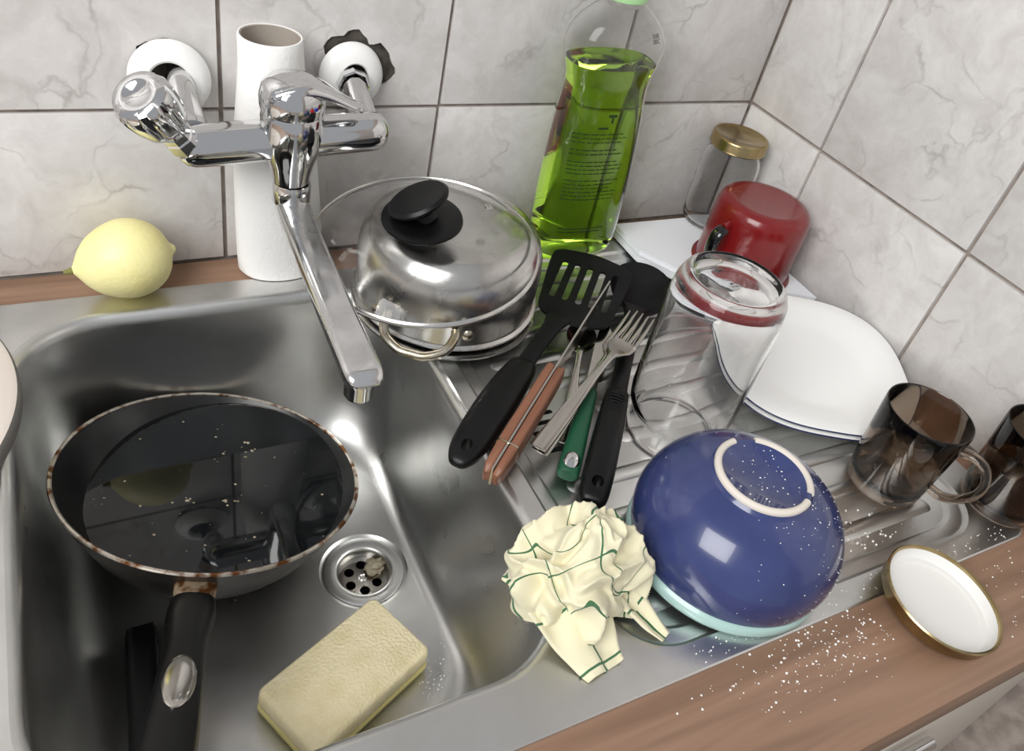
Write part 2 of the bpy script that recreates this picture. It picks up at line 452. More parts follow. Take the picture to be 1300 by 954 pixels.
st = MB().plate(circle(0, 0, .0224, 40), hl, -.0015, 0).xf(Matrix.Translation((DX, DY, -.1725))).obj('strainer', 'flatware', sink, angle=30)
MB().lathe([(.0, .0014), (.0015, .0014), (.0017, .0004), (.003, .0012), (.0042, .0)], 20, (DX, DY, -.1725)).obj('screw', 'steel_smooth', st)
MB().lathe([(.0224, -.176), (.0224, -.215), (0, -.215)], 32, (DX, DY, 0)).obj('drain_pipe', 'dark', sink)

def lump(name, m, c, r, sc=(1, 1, 1), amp=.4, fr=1.5, seed=0, parent=None, sub=2):
    bm = bmesh.new(); bmesh.ops.create_icosphere(bm, subdivisions=sub, radius=1)
    mb = MB()
    for v in bm.verts:
        d = 1 + amp*noise.noise(v.co*fr + Vector((seed*7.1, seed*3.3, 1)))
        v.co = Vector((v.co.x*sc[0], v.co.y*sc[1], v.co.z*sc[2]))*(r*d)
    bm.verts.index_update()
    mb.add([v.co for v in bm.verts], [[v.index for v in f.verts] for f in bm.faces]); bm.free()
    return mb.obj(name, m, parent, loc=c, angle=60)
s_ = lump('food_scrap', 'scrap', (DX+.0125, DY+.006, -.168), .0085, (1, .8, .6), .8, 2.2, 4, sub=3)
tag(s_, 'pale soggy food scrap caught in the sink strainer', 'food scrap')

# ---------------------------------------------------------------- faucet
fc = thing('wall_faucet', 'chrome wall-mounted mixer faucet with lever, side knob and long flat swivel spout', 'faucet', (-.566, 0, .183))
def fobj(mb, name, m, parent=fc, **k):
    mb.xf(Matrix.Translation((.566, 0, -.183))); return mb.obj(name, m, parent, **k)
FY = -.075
a = Vector((-.648, FY, .1575)); b = Vector((-.479, FY, .1678)); d_ = (b-a).normalized()
rr_ = [(0, .0001), (.0008, .006), (.003, .0105), (.007, .0142), (.013, .0162), (.02, .0166)]
path = [a + d_*t for t, r in rr_] + [b - d_*t for t, r in reversed(rr_)]
fobj(MB().sweep(path, [(r, r) for t, r in rr_] + [(r, r) for t, r in reversed(rr_)], 32), 'body', 'chrome')
fobj(MB().lathe([(.0, .1265), (.0148, .1265), (.0155, .132), (.018, .142), (.0225, .155), (.0243, .168), (.0245, .184), (.0235, .1875), (0, .1875)], 48, (-.5605, FY-.002, 0)), 'cartridge_housing', 'chrome')
fobj(MB().lathe([(0, .106), (.0148, .106), (.0156, .1072), (.0156, .1225), (.0150, .1240), (.0150, .1252), (0, .1252)], 40, (-.5595, FY-.002, 0)), 'swivel_collar', 'chrome')
sp = smooth_path([(-.5595, -.070, .1040), (-.5595, -.080, .1035), (-.5605, -.11, .1015), (-.5635, -.2, .1005), (-.5655, -.27, .1005), (-.5660, -.288, .1000), (-.5661, -.297, .0985), (-.5662, -.3005, .096)], 4)
sz = smooth_path([(.0118, .006), (.0138, .0078), (.0135, .0076), (.0130, .0072), (.0135, .0072), (.0138, .0075), (.0125, .0068), (.009, .004)], 4)
fobj(MB().sweep(sp, [tuple(x) for x in sz], 28, pw=4.2), 'spout', 'spoutchrome')
fobj(MB().lathe([(0, .0765), (.0085, .0765), (.0098, .078), (.0108, .080), (.0110, .0905), (.0118, .092), (.0118, .098), (0, .098)], 32, (-.5660, -.2875, 0)), 'aerator', 'chrome')
dome = MB().lathe([(.0245, .188), (.0255, .193), (.0255, .200), (.0235, .208), (.018, .2135), (.010, .2165), (0, .2175)], 48, (-.5605, FY-.002, 0))
dm = fobj(dome, 'lever_cap', 'chrome')
lp = smooth_path([(-.575, -.079, .2045), (-.557, -.081, .2095), (-.541, -.083, .2070), (-.527, -.085, .2010), (-.516, -.0865, .1958), (-.509, -.0875, .1940), (-.5065, -.088, .1945)], 5)
ls = smooth_path([(.0175, .006), (.0185, .0075), (.0145, .0055), (.0105, .004), (.0092, .0032), (.0085, .003), (.004, .002)], 5)
fobj(MB().sweep(lp, [tuple(x) for x in ls], 24, pw=2.6), 'lever', 'chrome')
for nm, mt_, da in (('hot_mark', 'redmark', -.70), ('cold_mark', 'bluemark', -.55)):
    cx, cy = -.5605 + .0256*math.cos(-PI/2+.75+da+.3), FY-.002 + .0256*math.sin(-PI/2+.75+da+.3)
    fobj(MB().lathe([(.0016, -.0006), (.0015, .0005), (0, .0007)], 14, (cx, cy, .1980), axis=(cx+.5605, cy-FY+.002, 0)), nm, mt_, dm)
# unions and wall plates
def union(x0, x1, nm):
    p = smooth_path([(x0, .002, .183), (x0, -.018, .183), (x0+(x1-x0)*.5, -.036, .176), (x1, -.054, .165), (x1, -.066, .162)], 4)
    z = smooth_path([(.0112, .0112), (.0112, .0112), (.0118, .0118), (.0138, .0138), (.0150, .0150)], 4)
    fobj(MB().sweep(p, [tuple(x) for x in z], 24), nm, 'chrome')
union(-.6345, -.634, 'union_pipe'); union(-.4935, -.494, 'union_pipe')
fobj(MB().lathe([(.0125, -.004), (.0142, -.003), (.0142, .004), (.0125, .005)], 8, (-.4935, -.020, .183), axis=(0, -1, 0)), 'union_nut', 'chrome', angle=20)
esc = [(.0125, .006), (.0125, .0105), (.0138, .0118), (.019, .0108), (.025, .0075), (.0285, .0035), (.0292, .0005), (.0285, .0002), (.024, .004), (.0138, .008)]
fobj(MB().lathe(esc, 48, (-.4905, -.004, .1845), axis=(.05, -1, .1)), 'escutcheon', 'white_plastic')
fobj(MB().lathe([(r*1.07 if r > .02 else r*1.25, z) for r, z in esc], 48, (-.6395, -.006, .1815), axis=(-.1, -1, .12)), 'escutcheon', 'white_plastic')
# side shut-off knob on the angled stub
ka = Vector((-.50, -.42, .80)).normalized(); kc = Vector((-.6425, -.080, .166))
fobj(MB().lathe([(.0125, -.004), (.0125, .008), (.0115, .0095), (.0115, .0155), (.0085, .017), (.0085, .022)], 8, kc, axis=ka), 'knob_stem', 'chrome', angle=20)
rings = []
A = frame(ka)
for t, r in ((.018, .0), (.018, .0118), (.0195, .0135), (.024, .0146), (.036, .0160), (.0425, .0160), (.0465, .0142), (.0485, .0105), (.0482, .0075), (.0474, .0065), (.047, .0)):
    ring = []
    for i in range(96):
        th = 2*PI*i/96
        fl_ = 0.0015*max(0, math.cos(8*th))**.5 if .0195 <= t <= .0425 else 0
        ring.append(kc + A @ Vector((max(r-fl_, 1e-5)*1.32*math.cos(th), max(r-fl_, 1e-5)*1.32*math.sin(th), .004+t*1.22)))
    rings.append(ring)
fobj(MB().loft(rings, True, True), 'knob', 'chrome', angle=50)

# ---------------------------------------------------------------- paper towel roll
pr = thing('paper_towel_roll', 'nearly used white paper towel roll standing behind the faucet', 'paper roll', (-.5545, -.0258, SZ+.0004))
def roll_ring(z, r, k=0):
    t = z/.224; c = Vector((-.0110*t, .0005*t, z)); ring = []
    for i in range(64):
        a_ = 2*PI*i/64; q_ = r*(1 + .018*math.sin(3*a_+1+4*t)*(1-t)*k)
        ring.append(c + Vector((q_*math.cos(a_), min(q_, min(.0232+.0024*t, .0252))*math.sin(a_), 0)))
    return ring
pz = [(.0005, .0365), (.004, .0392), (.02, .0395), (.06, .0385), (.11, .0360), (.15, .0325), (.18, .0285), (.20, .0262), (.215, .0256), (.2235, .0253), (.2245, .0248), (.2245, .0236), (.21, .0236)]
MB().loft([roll_ring(z, r, 1 if i < 8 else 0) for i, (z, r) in enumerate(pz)], cap0=True).obj('paper_sheet', 'paper', pr)
MB().loft([roll_ring(z, r) for z, r in ((.06, .0222), (.2238, .0234), (.2242, .0229), (.2238, .0224), (.06, .0212))]).obj('cardboard_core', 'card', pr)

# ---------------------------------------------------------------- lemon
lm = thing('lemon', 'whole yellow lemon lying on the wood edge against the tiles', 'lemon', (-.690, -.0405, .002))
prof = [(.0002, -.042), (.002, -.0415), (.0045, -.0395), (.009, -.0368), (.0165, -.032), (.024, -.0245), (.030, -.014), (.0335, -.003), (.0340, .006), (.0315, .017), (.0255, .027), (.0175, .0335), (.010, .0365), (.0055, .0385), (.003, .0412), (.0002, .042)]
prof = smooth_path(prof, 3)
ax = Matrix.Rotation(math.radians(7), 4, 'Z') @ Matrix.Rotation(math.radians(85), 4, 'Y')
MB().lathe(prof, 56).xf(Matrix.Translation((0, 0, .0350)) @ ax).obj('fruit', 'lemon', lm)
MB().lathe([(.0, -.0475), (.0018, -.0475), (.0026, -.043), (.0032, -.0405), (.0, -.039)], 12).xf(Matrix.Translation((0, 0, .0350)) @ ax).obj('stem', 'stem', lm)

# ---------------------------------------------------------------- pots and glass lid
PB = Vector((-.4185, -.113, SZ+.0006))
st1 = thing('steel_pan', 'shallow steel pan with rolled rim at the bottom of the pot stack', 'pan', PB)
MB().lathe([(0, 0), (.082, 0), (.0862, .0015), (.0888, .004), (.0895, .0065), (.0885, .0085), (.0855, .0088), (.083, .0075), (.080, .003), (0, .002)], 80).obj('dish', 'steel_smooth', st1)
st2 = thing('steel_pan', 'shallow steel pan second from the bottom of the pot stack', 'pan', PB + Vector((-.001, -.001, .0092)))
MB().lathe([(0, .0), (.078, .0), (.0835, .002), (.0858, .0045), (.0862, .0065), (.0845, .0082), (.081, .008), (.078, .003), (0, .002)], 80).obj('dish', 'steel_smooth', st2)
pot = thing('cooking_pot', 'upturned stainless cooking pot with wire loop handles, resting on steel pans', 'pot', PB + Vector((-.004, -.005, .0216)))
align(pot, (-.03, -.03, 1))
pp = [(.0815, 0), (.0868, .0004), (.0872, .0018), (.084, .0035), (.0838, .010), (.0846, .025), (.0848, .042), (.0835, .053), (.0795, .065), (.0735, .0735), (.0665, .0778), (.060, .079), (0, .079)]
pin = [(0, .0775), (.060, .0775), (.072, .0722), (.078, .064), (.082, .052), (.0832, .042), (.083, .025), (.0822, .010), (.0815, 0)]
MB().lathe(pp + pin, 96).obj('body', 'steel_smooth', pot, angle=50)
for ang in (-128, 52):
    am = Matrix.Rotation(math.radians(ang), 4, 'Z')
    hp = smooth_path([(.083, -.030, .024), (.090, -.031, .022), (.102, -.026, .016), (.110, -.012, .012), (.111, .0, .0115), (.110, .012, .012), (.102, .026, .016), (.090, .031, .022), (.083, .030, .024)], 5)
    h_ = MB().sweep(hp, (.0042, .0042), 14).xf(am).obj('handle', 'brass', pot)
    for s in (-1, 1):
        MB().lathe([(.005, -.001), (.005, .0012), (.003, .0024), (0, .0028)], 16, (.0835, s*.041, .024), axis=(.9, s*.45, 0)).xf(am).obj('rivet', 'brass', h_)
LC = Vector((-.4630, -.1440, .0945)); LN = Vector((-.122, -.073, 1)).normalized()
gl = thing('pot_lid', 'domed glass pot lid with steel rim and black knob, laid over the upturned pot', 'lid', LC)
align(gl, LN); gl.scale = (.968,)*3
dm_ = smooth_path([(.1004, .0018), (.094, .006), (.084, .0125), (.070, .0195), (.052, .0252), (.030, .0288), (.012, .0297), (0.0, .0298)], 3)
gp = dm_ + [(r*.985, z-.0032) for r, z in reversed(dm_)]
MB().lathe(gp, 96).obj('glass_dome', 'lidglass', gl, angle=60)
MB().lathe([(.1000, -.0010), (.1018, -.0014), (.1026, -.0002), (.1025, .0012), (.1014, .0026), (.1000, .0034), (.0994, .0026), (.1004, .0014), (.1000, -.0010)], 96).obj('steel_rim', 'steel_smooth', gl)
kx, ky = -.0035, .0
MB().lathe([(0, .0290), (.029, .0285), (.0335, .0288), (.0350, .0302), (.0345, .0322), (.030, .0338), (.019, .0346), (.0, .0346)], 56, (kx, ky, 0)).obj('knob_base', 'black', gl)
MB().lathe([(0, .031), (.0115, .032), (.0105, .038), (.0135, .0425), (.022, .0455), (.0265, .0480), (.0272, .0505), (.0250, .0530), (.016, .0530), (0, .0522)], 48).xf(Matrix.Translation((kx, ky, .0)) @ Matrix.Translation((0, 0, .04)) @ Matrix.Rotation(math.radians(-20), 4, 'Y') @ Matrix.Rotation(math.radians(-14), 4, 'X') @ Matrix.Translation((0, 0, -.04))).obj('knob', 'black', gl)
va = math.radians(8)
MB().lathe([(.0018, .0), (.0018, .0016), (.003, .0019), (.0042, .0012), (.0045, .0)], 20, (.064*math.cos(va), .064*math.sin(va), .0222), axis=(.25*math.cos(va), .25*math.sin(va), 1)).obj('steam_vent', 'steel_smooth', gl)

# ---------------------------------------------------------------- soap bottle
bt = thing('dish_soap_bottle', 'clear waisted bottle of bright green dish soap with pale green cap', 'bottle', (-.236, -.0405, .0046), rot=(0, math.radians(-2.6), math.radians(-4)))
bprof = smooth_path([(.0, .036, .022), (.0015, .0435, .0265), (.008, .0475, .0295), (.03, .0495, .0310), (.078, .0500, .0310), (.124, .0482, .0298), (.155, .0460, .0285), (.18, .0430, .0275), (.196, .0432, .0280), (.212, .0465, .0305), (.226, .0492, .0325), (.238, .0470, .0315), (.25, .0405, .0285), (.26, .030, .0235), (.267, .021, .0185), (.272, .0175, .0168), (.276, .0170, .0165), (.280, .0165, .0165)], 4)
def brings(pf, inset=0, n=56, p=2.7):
    out = []
    for z, a_, b_ in pf:
        ring = []
        pw = p if z < .24 else p + (2-p)*min(1, (z-.24)/.03)
        for i in range(n):
            th = 2*PI*i/n; c_, s_ = math.cos(th), math.sin(th)
            ring.append(((a_-inset)*math.copysign(abs(c_)**(2/pw), c_), (b_-inset)*math.copysign(abs(s_)**(2/pw), s_), z))
        out.append(ring)
    return out
mb = MB().loft(brings(bprof), cap0=True)
inn = [(z if z > .002 else .0012, a_, b_) for z, a_, b_ in bprof if z > .001]
mb.loft(brings(inn, .0009), cap0=True)
nr = brings([bprof[-1]])[0]; ni = brings([bprof[-1]], .0009)[0]
mb.loft([nr, ni])
mb.obj('bottle_shell', 'plastic_clear', bt, angle=60)
LV = .213
lq = [(max(z, .0020), a_, b_) for z, a_, b_ in bprof if .001 < z < LV]
rg = brings(lq, .0013)
rg.append([(x, y, LV) for x, y, z in brings([min(bprof, key=lambda q: abs(q[0]-LV))], .0013)[0]])
MB().loft(rg, cap0=True, cap1=True).obj('green_soap', 'soap', bt, angle=60)
cp = MB().lathe([(.0, .271), (.0205, .271), (.0208, .273), (.0205, .276), (.0195, .2765), (.0192, .279), (.0192, .298), (.0175, .301), (.0, .302)], 40).obj('cap', 'cap', bt)
MB().lathe([(.0178, .2655), (.0192, .2665), (.0192, .2685), (.0178, .2695)], 40).obj('neck_ring', 'plastic_clear', bt)
# printed lines following the front of the bottle
def surf(x, z):
    zz = sorted(bprof, key=lambda q: abs(q[0]-z))[0]; a_, b_ = zz[1], zz[2]
    return -b_*(max(0, 1-abs(x/a_)**2.7))**(1/2.7) - .0004
def print_line(mb, x0, x1, z, h_, jog=True):
    n = max(2, int((x1-x0)/.002)); ra = []; rb = []
    for i in range(n+1):
        x = x0 + (x1-x0)*i/n
        y = surf(x, z); ra.append((x, y, z)); rb.append((x, y, z+h_))
    o = len(mb.v); mb.v += ra + rb
    for i in range(n): mb.f.append((o+i, o+i+1, o+n+2+i, o+n+1+i))
mb = MB(); r5 = random.Random(5)
z = .148
for ln in range(15):
    if ln in (3, 5, 9): z -= .004
    x = -.038
    end = r5.choice([.012, .02, .016, .022])
    while x < end:
        wd = r5.uniform(.003, .009); print_line(mb, x, min(x+wd, end), z, .0011); x += wd + .0011
    z -= .0043
for x0, x1, z in ((-.034, .018, .040), (-.034, .014, .036)): print_line(mb, x0, x1, z, .0012)
print_line(mb, -.005, .004, .166, .003); print_line(mb, -.0015, .001, .160, .006)
print_line(mb, -.014, -.003, .154, .002)
mb.obj('printed_text', 'ink', bt, weld=False)['kind'] = 'stuff'
tx = bpy.data.curves.new('code', 'FONT'); tx.body = '008\n00C'; tx.size = .0062; tx.space_line = .8; tx.extrude = .0001
to = bpy.data.objects.new('tmp', tx); COL.objects.link(to)
bpy.context.view_layer.update()
me = bpy.data.meshes.new_from_object(to.evaluated_get(bpy.context.evaluated_depsgraph_get())); bpy.data.objects.remove(to)
me.materials.clear(); me.materials.append(MT['ink_grey'])
co = bpy.data.objects.new('batch_code', me); COL.objects.link(co); co.parent = bt
co.location = (.022, -.0275, .243); co.rotation_euler = (math.radians(66), 0, math.radians(22))

# ---------------------------------------------------------------- papers under mug
ps = thing('paper_stack', 'stack of folded white paper sheets under the red mug in the corner', 'paper', (0, 0, SZ+.0003))
quad = [(-.1695, -.031), (-.170, -.086), (-.136, -.144), (-.008, -.208), (-.006, -.032)]
def sheet(nm, m, z0, z1, ox, oy, rot, sc=1.0):
    c = Vector((-.09, -.1)); pts = []
    for x, y in quad:
        d = (Vector((x, y)) - c)*sc; ca, sa = math.cos(rot), math.sin(rot)
        px = min(c.x+ox+d.x*ca-d.y*sa, -.0025); pts.append((px, min(c.y+oy+d.x*sa+d.y*ca, -.012)))
    return MB().plate(pts, [], z0, z1).obj(nm, m, ps, angle=30)
sheet('shade_sheet', 'paper_shade', .0, .002, .001, .0, .0, .985)  # dark bottom sheet stands in for the shadow under the papers
for k in range(7):
    sheet('paper_sheet', 'sheet', .0022+k*.0021, .0040+k*.0021, -.0015+.0006*((k*5) % 4), -.0008+.0005*((k*3) % 4), .006*((k*7) % 5-2)*.5)
PZ = SZ + .0045 + 6*.0021 + .0002

# ---------------------------------------------------------------- jar with gold lid
j1 = thing('lidded_jar', 'empty clear glass jar with gold screw lid in the wall corner', 'jar', (-.0395, -.0425, PZ))
jo = [(0, .001), (.026, 0), (.0315, .002), (.034, .007), (.0345, .02), (.0345, .075), (.0335, .085), (.0305, .093), (.0290, .097), (.0290, .110)]
ji = [(.0268, .110), (.0268, .097), (.0285, .091), (.0313, .084), (.0322, .075), (.0322, .02), (.0315, .009), (.028, .005), (0, .005)]
MB().lathe(jo + ji, 64).obj('glass_body', 'jarglass', j1, angle=50)
MB().lathe([(.0, .1115), (.0265, .1115), (.0265, .1105), (.0305, .1005), (.0325, .1000), (.0333, .1012), (.0328, .1025), (.0328, .1115), (.0318, .1135), (.030, .1142), (.0285, .1138), (.027, .1128), (.010, .1124), (0, .1124)], 72).obj('gold_lid', 'gold', j1, angle=45)

# ---------------------------------------------------------------- red enamel mug (upside down)
rm = thing('enamel_mug', 'red enamel mug turned upside down on the white papers', 'mug', (-.0630, -.1345, PZ))
ro = [(.0535, .0), (.0562, .0004), (.0572, .002), (.0562, .0038), (.0535, .0045), (.0528, .008), (.0525, .03), (.0520, .06), (.0514, .072), (.0495, .0785), (.0455, .0828), (.040, .0845), (.036, .0842), (.030, .0835), (0, .0835)]
ri = [(0, .0822), (.040, .0828), (.047, .078), (.0498, .071), (.0512, .03), (.0515, .004), (.0535, .0)]
MB().lathe(ro + ri, 80).obj('cup', 'red', rm, angle=50)
ha = math.radians(190); hr = Matrix.Rotation(ha, 4, 'Z')
hp = smooth_path([(.0495, 0, .062), (.060, 0, .0615), (.0685, 0, .0565), (.0710, 0, .046), (.0700, 0, .034), (.0640, 0, .023), (.0515, 0, .018)], 6)
MB().sweep(hp[:8], [(.0085-.0002*i, .0035) for i in range(8)], 16, up=(0, 1, 0.0001)).xf(hr).obj('handle_root', 'red', rm)
MB().sweep(hp[7:], [(.0036, .0072)]*len(hp[7:]), 16, up=(0, 1, 0.0001)).xf(hr).obj('handle', 'blackenamel', rm)

# ---------------------------------------------------------------- large glass jar, upside down
bj = thing('glass_jar', 'large empty clear glass jar standing upside down beside the blue bowl', 'jar', (-.2850, -.3190, PF+.0018))
go = [(.0385, 0), (.0395, .001), (.0395, .004), (.0382, .006), (.0392, .008), (.0382, .0105), (.0392, .013), (.0385, .0165), (.0415, .0225), (.0446, .030), (.0458, .040), (.0460, .08), (.0460, .128), (.0456, .142), (.0440, .153), (.0405, .1605), (.0375, .1632), (.0352, .1642), (.0335, .1632), (.031, .1605), (.015, .1592), (0, .1588)]
gi = [(0, .1535), (.025, .1545), (.036, .1545), (.0415, .149), (.0435, .140), (.0440, .128), (.0440, .04), (.0425, .0315), (.039, .0245), (.0360, .018), (.0358, .004), (.037, .0005)]
MB().lathe(go + gi + [go[0]], 96).obj('glass_body', 'glass', bj, angle=60)

# ---------------------------------------------------------------- white plates
def supere(a_, n_, z, N=96, rot=0):
    out = []
    for i in range(N):
        th = 2*PI*i/N; c_, s_ = math.cos(th), math.sin(th)
        x, y = a_*math.copysign(abs(c_)**(2/n_), c_), a_*math.copysign(abs(s_)**(2/n_), s_)
        out.append((x*math.cos(rot)-y*math.sin(rot), x*math.sin(rot)+y*math.cos(rot), z))
    return out
def plate_thing(label, off):
    n_ = Vector((-.057, -.057, 1)).normalized()
    t = thing('dinner_plate', label, 'plate', Vector((-.1045, -.298, .0265)) + n_*off, 'white plates leaning by the tiles')
    align(t, n_, math.radians(60))
    pr_ = [(.0945, .0), (.0955, -.0008), (.095, -.0022), (.088, -.0062), (.070, -.0105), (.055, -.0115), (.052, -.0135), (.049, -.0135), (.047, -.0115), (.0001, -.0115)]
    top = [(.0001, -.0085), (.02, -.0085), (.052, -.0082), (.060, -.0070), (.066, -.0052), (.080, -.0025), (.0935, .0004), (.0945, .0)]
    MB().loft([supere(r, 2.0 + .7*min(1, max(0, (r-.045)/.04)), z) for r, z in pr_ + top]).obj('dish', 'porcelain', t, angle=55)
    MB().loft([supere(r, 2.7, z) for r, z in ((.0953, -.0004), (.0960, -.0010), (.0958, -.0018), (.0948, -.0021))]).obj('blue_shade_line', 'plate_shade', t)  # dark blue band paints the shadow line along the plate edge
    return t
plate_thing('white rounded-square plate lying on top of an identical plate', 0)
plate_thing('white rounded-square plate underneath an identical plate', -.0066)

# ---------------------------------------------------------------- smoked glass mugs
def smug(label, loc, spin):
    t = thing('glass_mug', label, 'mug', loc, 'smoked brown glass mugs'); t.rotation_euler[2] = spin
    o_ = [(0, .0), (.027, .0), (.0305, .0012), (.0318, .005), (.0328, .02), (.0345, .05), (.0362, .0845), (.0358, .0862), (.0350, .0866)]
    i_ = [(.0342, .0858), (.0326, .05), (.0308, .02), (.0292, .0105), (.025, .0075), (0, .0068)]
    MB().lathe(o_ + i_, 72).obj('cup', 'smoke', t, angle=50)
    hp_ = smooth_path([(.0340, 0, .070), (.045, 0, .073), (.056, 0, .069), (.0625, 0, .057), (.062, 0, .043), (.054, 0, .030), (.043, 0, .0235), (.0325, 0, .024)], 6)
    MB().sweep(hp_, [(.0036, .0055)]*len(hp_), 14, up=(0, 1, .0001)).obj('handle', 'smoke', t)
    return t
smug('smoked brown glass mug standing beside the white plates', (-.1275, -.4300, PF+.0018), math.radians(-72))
smug('smoked brown glass mug pushed against the tiled side wall', (-.0385, -.4835, SZ+.0003), math.radians(-60))

# ---------------------------------------------------------------- gold jar lid lying open side up
gj = thing('jar_lid', 'gold jar lid with white inside lying open side up on the worktop edge', 'jar lid', (-.1935, -.5425, .0136))
align(gj, (.07, -.075, 1))
gpz = [(.0, -.0085), (.038, -.0085), (.0425, -.0075), (.0440, -.0055), (.0440, .0012), (.0450, .0022), (.0453, .0036), (.0444, .0047), (.0430, .0040), (.0428, .002)]
MB().lathe(gpz, 80).obj('rim_shell', 'gold', gj, angle=45)
MB().lathe([(.0429, .0022), (.0424, -.004), (.0400, -.0062), (.0375, -.0058), (.0355, -.0066), (.0335, -.0072), (.0, -.0072)], 80).obj('inside_lining', 'lid_white', gj, angle=45)

# ---------------------------------------------------------------- bowls
aq = thing('mixing_bowl', 'pale aqua bowl upside down beneath the blue bowl', 'bowl', (-.3230, -.4415, SZ+.0003)); aq.scale = (.97, .97, .9)
MB().lathe([(.0765, 0), (.0780, .0008), (.0786, .003), (.0784, .0075), (.0770, .0095), (.0735, .0115), (.0705, .020), (.064, .036), (.052, .049), (.038, .056), (.032, .057), (.032, .059), (.028, .059), (.028, .056), (0, .056), (0, .052), (.036, .052), (.050, .045), (.061, .033), (.0675, .019), (.071, .010), (.0755, .006), (.0765, 0)], 96).obj('bowl_wall', 'aqua', aq, angle=60)
BS, BH = .915, .835
bb = thing('mixing_bowl', 'cobalt blue glazed bowl upside down with pale unglazed foot ring', 'bowl', (-.3205, -.4405, .0112))
bo = smooth_path([(.0815, 0), (.0832, .0012), (.0838, .004), (.0850, .012), (.0853, .022), (.0835, .034), (.0790, .047), (.0720, .059), (.062, .069), (.051, .0755), (.044, .0785), (.0405, .0800)], 3)
bi = [(.0, .0845), (0, .079), (.040, .0765), (.055, .069), (.068, .058), (.077, .044), (.0805, .03), (.0815, .015), (.0810, .004), (.0815, 0)]
MB().lathe([(r*BS, z*BH) for r, z in bo + [(.0385, .0845), (.0372, .0865), (.0335, .0865), (.0325, .0848)] + bi], 96).obj('bowl_wall', 'blue', bb, angle=60)
gaps = [(math.radians(62), math.radians(92)), (math.radians(296), math.radians(312))]
def arc_part(a0, a1):
    rings = []
    for i in range(49):
        a_ = a0 + (a1-a0)*i/48
        ring = []
        for r, z in ((.0388, .0835), (.0394, .0862), (.0384, .0882), (.0368, .0890), (.0350, .0888), (.0337, .0876), (.0332, .0835)):
            ring.append((r*BS*math.cos(a_), r*BS*math.sin(a_), z*BH))
        rings.append(ring)
    return MB().loft(rings, True, True)
arc_part(gaps[0][1], gaps[1][0]).obj('foot_ring', 'stoneware', bb, angle=60)
arc_part(gaps[1][1], gaps[0][0]+2*PI).obj('foot_ring', 'stoneware', bb, angle=60)

# ---------------------------------------------------------------- frying pan in the basin
PC = Vector((-.651, -.1998, -.0718)); PN = Vector((.161, .170, 1)).normalized()
fp = thing('frying_pan', 'black non-stick frying pan full of murky water soaking in the sink', 'frying pan', PC)
align(fp, PN); PA = frame(PN)
pout = [(0, -.064), (.072, -.064), (.079, -.0625), (.087, -.057), (.097, -.044), (.110, -.021), (.1185, -.0015)]
pinn = [(.1165, -.0015), (.108, -.021), (.095, -.043), (.085, -.0545), (.074, -.0595), (0, -.0600)]
MB().lathe(pout + [(.1192, -.0002), (.1180, .0002)], 112).obj('outer_wall', 'pan_out', fp, angle=50)
MB().lathe([(.1180, .0002)] + pinn, 112).obj('nonstick_lining', 'pan_in', fp, angle=50)
MB().lathe([(.1168, -.0014), (.1167, .0002), (.1180, .0010), (.1196, .0007), (.1202, -.0006), (.1196, -.0018), (.1186, -.0020)], 112).obj('rim_band', 'pan_rim', fp)
# water surface: horizontal cut of the lining
ZW = -.1015; inv = PA.transposed(); wpts = []
for i in range(112):
    a_ = 2*PI*i/112; last = None; hit = None
    for k in range(len(pinn)-1):
        for s in range(12):
            t = s/12; r = pinn[k][0] + (pinn[k+1][0]-pinn[k][0])*t; z = pinn[k][1] + (pinn[k+1][1]-pinn[k][1])*t
            wp = PC + PA @ Vector((r*math.cos(a_), r*math.sin(a_), z))
            if wp.z <= ZW and hit is None: hit = wp if last is None else last.lerp(wp, (last.z-ZW)/(last.z-wp.z))
            last = wp
    wpts.append(inv @ (hit - PC))
mb = MB(); c_ = sum(wpts, Vector())/len(wpts)
mb.add([c_] + wpts, [(0, i+1, (i+1) % 112+1) for i in range(112)])
wo = mb.obj('water_surface', 'water', fp)
for p_ in wo.data.polygons: p_.use_smooth = False
# floating scraps in the water
mb = MB(); r9 = random.Random(11)
def bit(mb, p, s, flat=.4):
    bm = bmesh.new(); bmesh.ops.create_icosphere(bm, subdivisions=1, radius=1)
    bm.verts.index_update(); sd = r9.random()*50
    v = []
    for q in bm.verts:
        k = s*(1+.5*noise.noise(q.co*1.7+Vector((sd, sd, 0)))); v.append(Vector(p)+Vector((q.co.x*k*r9.uniform(.9, 1.1), q.co.y*k, q.co.z*k*flat)))
    mb.add(v, [[x.index for x in f.verts] for f in bm.faces]); bm.free()
for i in range(45):
    a_ = r9.uniform(0, 2*PI); rr = .105*math.sqrt(r9.random())
    w_ = PC + Vector((-.01+rr*math.cos(a_), -.008+rr*math.sin(a_), 0)); w_.z = ZW
    bit(mb, inv @ (w_-PC), r9.choice([.0004, .0005, .0007, .0009, .0013]), .3)
for cx, cy, n in ((.028, .045, 10), (-.02, .0, 8), (.01, -.01, 7)):
    for i in range(n):
        w_ = Vector((PC.x+cx+r9.gauss(0, .006), PC.y+cy+r9.gauss(0, .004), ZW)); bit(mb, inv @ (w_-PC), r9.uniform(.0006, .0018), .3)
ws = mb.obj('floating_scraps', 'scrap', fp); ws['kind'] = 'stuff'
hd = inv @ Vector((-.265, -.964, .215)).normalized(); hd.z = 0; hd.normalize()
ha_ = math.atan2(hd.y, hd.x); HM = Matrix.Rotation(ha_, 4, 'Z')
MB().sweep([(.110, 0, -.019), (.118, 0, -.018), (.126, 0, -.0165), (.136, 0, -.0145)], [(.0150, .0075), (.0145, .0080), (.0130, .0080), (.0128, .0080)], 20, pw=3).xf(HM).obj('ferrule', 'rust', fp)
